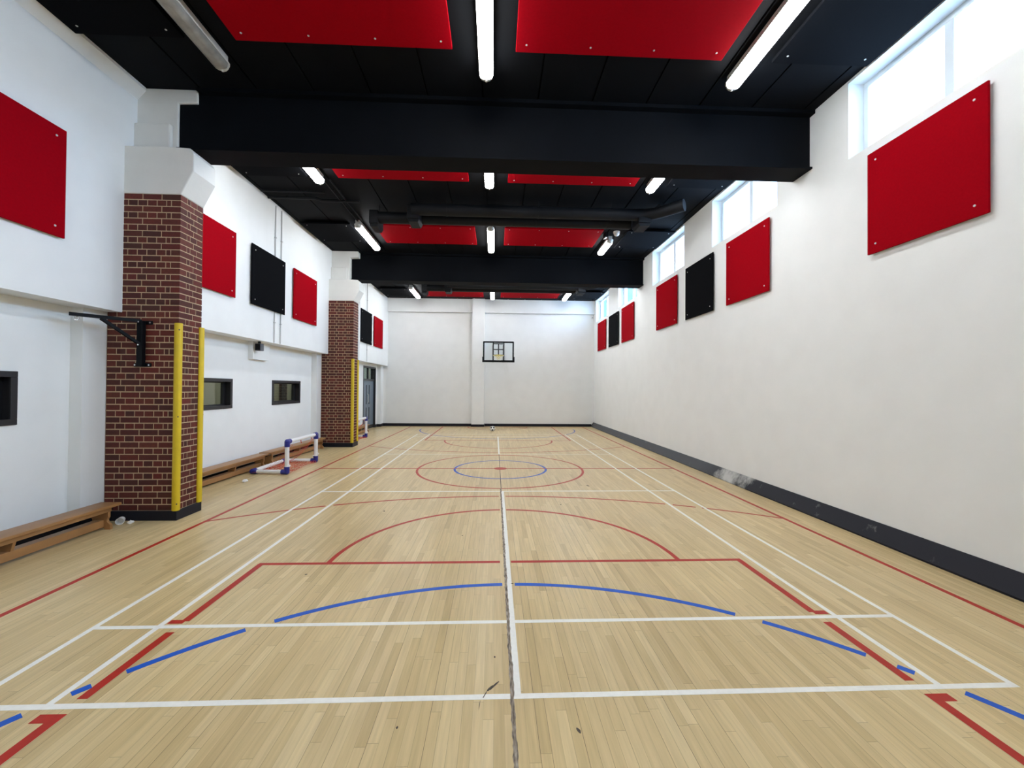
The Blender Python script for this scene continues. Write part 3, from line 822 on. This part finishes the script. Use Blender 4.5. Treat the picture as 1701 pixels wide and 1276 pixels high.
# ------------------------------------------------------------------ small goals
def make_goal(label, loc, rz, W=1.34, D=.71, H=.66):
    """folding PVC goal: mouth in the plane x=0 (facing +x), depth towards -x"""
    t = thing('mini_goal', label, 'goal', loc, rz, 'small white pipe goals by the left wall')
    r = .041
    def pipe(nm, p, q, rr=r): b = MB(); b.tube(p, q, rr, 16); b.build(nm, M['pvc'], t, smooth=True)
    def corner(c, dirs):
        b = MB(); b.sphere(c, .052, 14, 10)
        for d in dirs: b.tube(c, Vector(c)+Vector(d)*.105, .051, 16)
        b.build('corner_joint', M['navy'], t, smooth=True)
    z = .052
    F1, F2, B1, B2 = (0, 0, z), (0, W, z), (-D, .05, z), (-D, W-.03, z); T1, T2 = (0, 0, H), (0, W, H)
    pipe('goal_post', F1, T1); pipe('goal_post', F2, T2); pipe('crossbar', T1, T2)
    pipe('side_bar', F1, B1); pipe('side_bar', F2, B2); pipe('back_bar', B1, B2)
    corner(F1, [(0, 0, 1), (-1, .05, 0)]); corner(F2, [(0, 0, 1), (-1, -.03, 0)])
    corner(T1, [(0, 0, -1), (0, 1, 0)]); corner(T2, [(0, 0, -1), (0, -1, 0)])
    corner(B1, [(1, -.05, 0), (0, 1, 0)]); corner(B2, [(1, .03, 0), (0, -1, 0)])
    b = MB(); rn = random.Random(5)
    # net: sloping sheet from crossbar to back bar, then crumpled on the floor inside the frame
    def S(u, v):
        y = W*u+.0; k = v
        x = -D*.96*k; zz = (H-.04)*(1-k)**1.9*(1-.25*math.sin(PI*u))+.02+.02*math.sin(17*u+9*v)*k
        return (x, y*(1-.02)+.01*math.sin(11*v+5*u), max(.012, zz-.03*math.sin(PI*u)))
    nu, nv = 13, 10
    for i in range(nu+1): b.path([S(i/nu, j/nv) for j in range(nv+1)], .0016, 4)
    for j in range(nv+1): b.path([S(i/nu, j/nv) for i in range(nu+1)], .0016, 4)
    # slack net lying on the floor
    def G(u, v): return (-D*.92*u+.03+.03*math.sin(9*v+3*u), .06+(W-.14)*v+.02*math.sin(14*u), .012+.020*abs(math.sin(11*u+7*v))+.02*abs(math.sin(23*v)))
    for i in range(15): b.path([G(i/14, j/14) for j in range(15)], .0032, 4)
    for j in range(15): b.path([G(i/14, j/14) for i in range(15)], .0032, 4)
    b.build('net', M['red_net'], t)
    b = MB()
    for y in (0, W):
        b.sweep([(-.05, y+.035+.006*math.sin(k*2.1), H*.80-(H*.80-.12)*k/10) for k in range(11)], .014, 8)
    b.build('net_bunch', M['red_net'], t, smooth=True)
    b = MB()
    b.path([(-.02, W*(.46+.4*k/8), H-.045+.03*math.sin(PI*k/8)-(.02 if k in (0, 8) else 0)) for k in range(9)], .006, 6)
    b.path([(-.02, W*.46, H-.03), (-.01, W*.47, H-.11)], .008, 6); b.path([(-.02, W*.84, H-.03), (-.01, W*.84, H-.09)], .008, 6)
    b.build('net_cord', M['red_net'], t)
    for p in ((.0, 0, .17), (0, W, .2), (-.05, W, .15)):
        b = MB(); b.bbox(p[0]-.02, p[0]+.05, p[1]-.02, p[1]+.05, p[2]-.02, p[2]+.02, .006); b.build('net_clip', M['pvc'], t)
make_goal('small white pipe goal with navy corners and red net, nearer of the two', (-4.315, 6.11, 0), 0)
make_goal('small white pipe goal with navy corners beyond the farther brick pillar', (-4.62, 10.86, 0), 0, H=.70)

# ------------------------------------------------------------------ basketball hoop
t = thing('basketball_hoop', 'wall-mounted basketball backboard with yellow rim on the far wall', 'basketball hoop', (.013, 15.30, 2.92))
W2, H2 = .675, .87
b = MB(); f = .032
b.bbox(-W2, W2, -.03, .03, 0, .06, .006); b.bbox(-W2+.02, W2-.02, -.025, .025, H2-.065, H2, .006)
b.bbox(-W2+.010, -W2+.072, -.025, .025, .05, H2-.02, .006); b.bbox(W2-.072, W2-.010, -.025, .025, .05, H2-.02, .006)
b.build('board_frame', M['bagsteel'], t)
b = MB(); b.bbox(-W2-.02, -W2+.05, -.04, .04, -.02, .20, .012); b.bbox(W2-.05, W2+.02, -.04, .04, -.02, .20, .012); b.bbox(-W2-.02, W2+.02, -.04, .04, -.03, .03, .012)
b.build('edge_padding', M['bagsteel'], t)
b = MB(); b.box(-W2+.05, W2-.05, -.006, .006, .05, H2-.04); b.build('backboard_panel', M['glass_board'], t)
b = MB()                                                     # steel support frame behind the panel
x = .225; 
b.bbox(-x-.03, -x+.025, .012, .06, .05, H2-.03, .004); b.bbox(x-.025, x+.03, .012, .06, .05, H2-.03, .004)
b.bbox(-x, x, .012, .06, H2-.125, H2-.08, .004); b.bbox(-x, x, .012, .06, .50, .545, .004); b.bbox(-x, x, .012, .06, .22, .30, .004)
b.bbox(-.026, .026, .012, .06, .26, H2-.08, .004); b.build('support_frame', M['bagsteel'], t)
b = MB()
for s in (-1, 1):
    b.tube((s*x, .05, .62), (s*.24, 1.37, .72), .02, 8); b.tube((s*x, .05, .12), (s*.24, 1.37, .20), .02, 8); b.tube((s*x, .05, .14), (s*.24, 1.37, .70), .014, 8)
b.build('wall_arm', M['bagsteel'], t)
b = MB()
for s in (-1, 1): b.bbox(s*.24-.03, s*.24+.03, 1.37, 1.40, .05, .85, .005)
b.build('wall_plate', M['bagsteel'], t)
b = MB(); rc = Vector((0, -.40, .23))
b.path([(rc.x+.228*math.cos(2*PI*k/32), rc.y+.228*math.sin(2*PI*k/32), rc.z) for k in range(32)], .011, 8, True)
b.prism([(-.09, .17), (.09, .17), (.09, .30), (-.09, .30)], 'y', -.05, -.008)
b.prism([(-.08, -.03), (.08, -.03), (.045, -.20), (-.045, -.20)], 'z', .215, .232)
for s in (-1, 1): b.tube((s*.16, -.235, .225), (s*.06, -.03, .13), .010, 8)
b.prism([(-.11, .235), (.11, .235), (.03, .07), (-.03, .07)], 'y', -.075, -.05)
b.build('rim', M['rim'], t, smooth=True)
b = MB(); K = 12
for k in range(K):
    for sg in (1, -1):
        pts = []
        for j in range(6):
            rr = .222-.10*(j/5)**.7; a = 2*PI*(k+sg*j*.5)/K; pts.append((rc.x+rr*math.cos(a), rc.y+rr*math.sin(a), rc.z-.40*j/5*.5))
        b.path(pts, .005, 5)
b.build('hoop_net', M['netwhite'], t)

# ------------------------------------------------------------------ football
def ball():
    bm = bmesh.new(); bmesh.ops.create_icosphere(bm, subdivisions=4, radius=.108)
    ph = (1+5**.5)/2; dirs = []
    for a in (-1, 1):
        for c in (-ph, ph): dirs += [Vector((0, a, c)), Vector((a, c, 0)), Vector((c, 0, a))]
    rot = Matrix.Rotation(.55, 3, 'X')
    for v in dirs: v.normalize()
    for f in bm.faces:
        c = rot @ f.calc_center_median().normalized()
        if max(c.dot(d) for d in dirs) > math.cos(math.radians(20.5)): f.material_index = 1
    me = bpy.data.meshes.new('football'); bm.to_mesh(me); bm.free()
    me.materials.append(M['ballw']); me.materials.append(M['ballb'])
    for p in me.polygons: p.use_smooth = True
    o = bpy.data.objects.new('football', me); COL.objects.link(o); o.location = (-.21, 14.53, .108)
    tag(o, 'black and white football on the floor before the far wall', 'football')
ball()

# ------------------------------------------------------------------ litter
def scrap(loc, r, label, name='paper_scrap'):
    bm = bmesh.new(); bmesh.ops.create_icosphere(bm, subdivisions=2, radius=r); rn = random.Random(int(loc[1]*100))
    for v in bm.verts:
        v.co *= .65+.55*rn.random(); v.co.z = max(-r*.45, v.co.z*.8)
    me = bpy.data.meshes.new(name); bm.to_mesh(me); bm.free(); me.materials.append(M['paper'])
    o = bpy.data.objects.new(name, me); COL.objects.link(o); o.location = (loc[0], loc[1], r*.45); tag(o, label, 'paper')
scrap((-4.74, 5.44), .045, 'crumpled white paper scrap on the floor before the middle bench')
scrap((-4.80, 3.115), .035, 'tiny crumpled wrapper at the foot of the nearest brick pillar', 'crumpled_wrapper')
t = thing('plastic_cup', 'white plastic cup lying between the front bench and the nearest pillar', 'cup', (-4.91, 3.10, .045))
b = MB(); n = 20
prof = [(0, .036), (.10, .044), (.104, .044), (.104, .039), (.10, .039), (.006, .032)]
rings = []
for yy, rr in prof: rings.append([b.bm.verts.new((yy-.05, rr*math.cos(2*PI*k/n), rr*math.sin(2*PI*k/n))) for k in range(n)])
b.face(rings[0][::-1]); b.face(rings[-1])
for A_, B_ in zip(rings, rings[1:]):
    for k in range(n): b.face([A_[k], A_[(k+1) % n], B_[(k+1) % n], B_[k]])
o = b.build('cup_body', M['paper'], t, smooth=True); o.rotation_euler = (0, 0, math.radians(-60))

# ------------------------------------------------------------------ light
w = bpy.data.worlds.new('sky'); SC.world = w; w.use_nodes = True
nt = w.node_tree; bg = nt.nodes['Background']; L = nt.links.new
tc = N(nt, 'ShaderNodeTexCoord'); sp = N(nt, 'ShaderNodeSeparateXYZ'); L(tc.outputs['Generated'], sp.inputs[0])
cl = N(nt, 'ShaderNodeTexNoise'); cl.inputs['Scale'].default_value = 2.3; cl.inputs['Detail'].default_value = 5; L(tc.outputs['Generated'], cl.inputs['Vector'])
# bright thin overcast towards the east (the side the windows face), clearer blue to the north
mr = N(nt, 'ShaderNodeMapRange'); L(math_n(nt, 'ADD', sp.outputs[0], math_n(nt, 'MULTIPLY', math_n(nt, 'SUBTRACT', cl.outputs['Fac'], .5), .25)), mr.inputs[0])
mr.inputs[1].default_value = .33; mr.inputs[2].default_value = .45
cr = N(nt, 'ShaderNodeMix', data_type='RGBA'); L(mr.outputs[0], cr.inputs[0])
cr.inputs[6].default_value = (.18, .42, .66, 1); cr.inputs[7].default_value = (1.05, 1.5, 2.1, 1)
# unseen bright lobe added to the sky, sends more daylight onto the left wall
br = N(nt, 'ShaderNodeMapRange', interpolation_type='SMOOTHSTEP'); L(sp.outputs[0], br.inputs[0])
br.inputs[1].default_value = .70; br.inputs[2].default_value = .93; br.inputs[3].default_value = 1.15; br.inputs[4].default_value = 5.6
L(cr.outputs[2], bg.inputs['Color']); L(br.outputs[0], bg.inputs['Strength'])

for i, (a, c) in enumerate(HIGH):          # sky portals in the window openings
    l = bpy.data.lights.new('window_portal', 'AREA'); l.shape = 'RECTANGLE'; l.size = 1.0; l.size_y = c-a
    l.cycles.is_portal = True
    o = bpy.data.objects.new('window_portal', l); COL.objects.link(o); o.location = (XR+.34, (a+c)/2, (ZW0+ZW1)/2)
    o.rotation_euler = (0, math.radians(90), 0)      # faces -x, into the hall
l = bpy.data.lights.new('corridor_lamp', 'AREA'); l.shape = 'RECTANGLE'; l.size = .3; l.size_y = 14; l.energy = 24; l.color = (.97, 1, .93)
o = bpy.data.objects.new('corridor_lamp', l); COL.objects.link(o); o.location = (-6.4, 9, 2.8)

# ------------------------------------------------------------------ camera
cam = bpy.data.cameras.new('camera'); co = bpy.data.objects.new('camera', cam); COL.objects.link(co)
yaw, pit, rol = -.0412, .0097, -.0081
Rm = Matrix.Rotation(yaw, 3, 'Z') @ Matrix.Rotation(pit, 3, 'X') @ Matrix.Rotation(rol, 3, 'Y')
r, f, u_ = Rm.col[0].copy(), Rm.col[1].copy(), Rm.col[2].copy()
mw = Matrix(((r.x, u_.x, -f.x, -.1222), (r.y, u_.y, -f.y, -2.3924), (r.z, u_.z, -f.z, 1.7854), (0, 0, 0, 1)))
co.matrix_world = mw
cam.sensor_fit = 'HORIZONTAL'; cam.sensor_width = 36; cam.lens = 682.23/1701*36; cam.clip_start = .05; cam.clip_end = 200
SC.camera = co

vs = SC.view_settings; vs.view_transform = 'Standard'; vs.look = 'None'; vs.gamma = 1; vs.use_curve_mapping = False; vs.exposure = 1.35
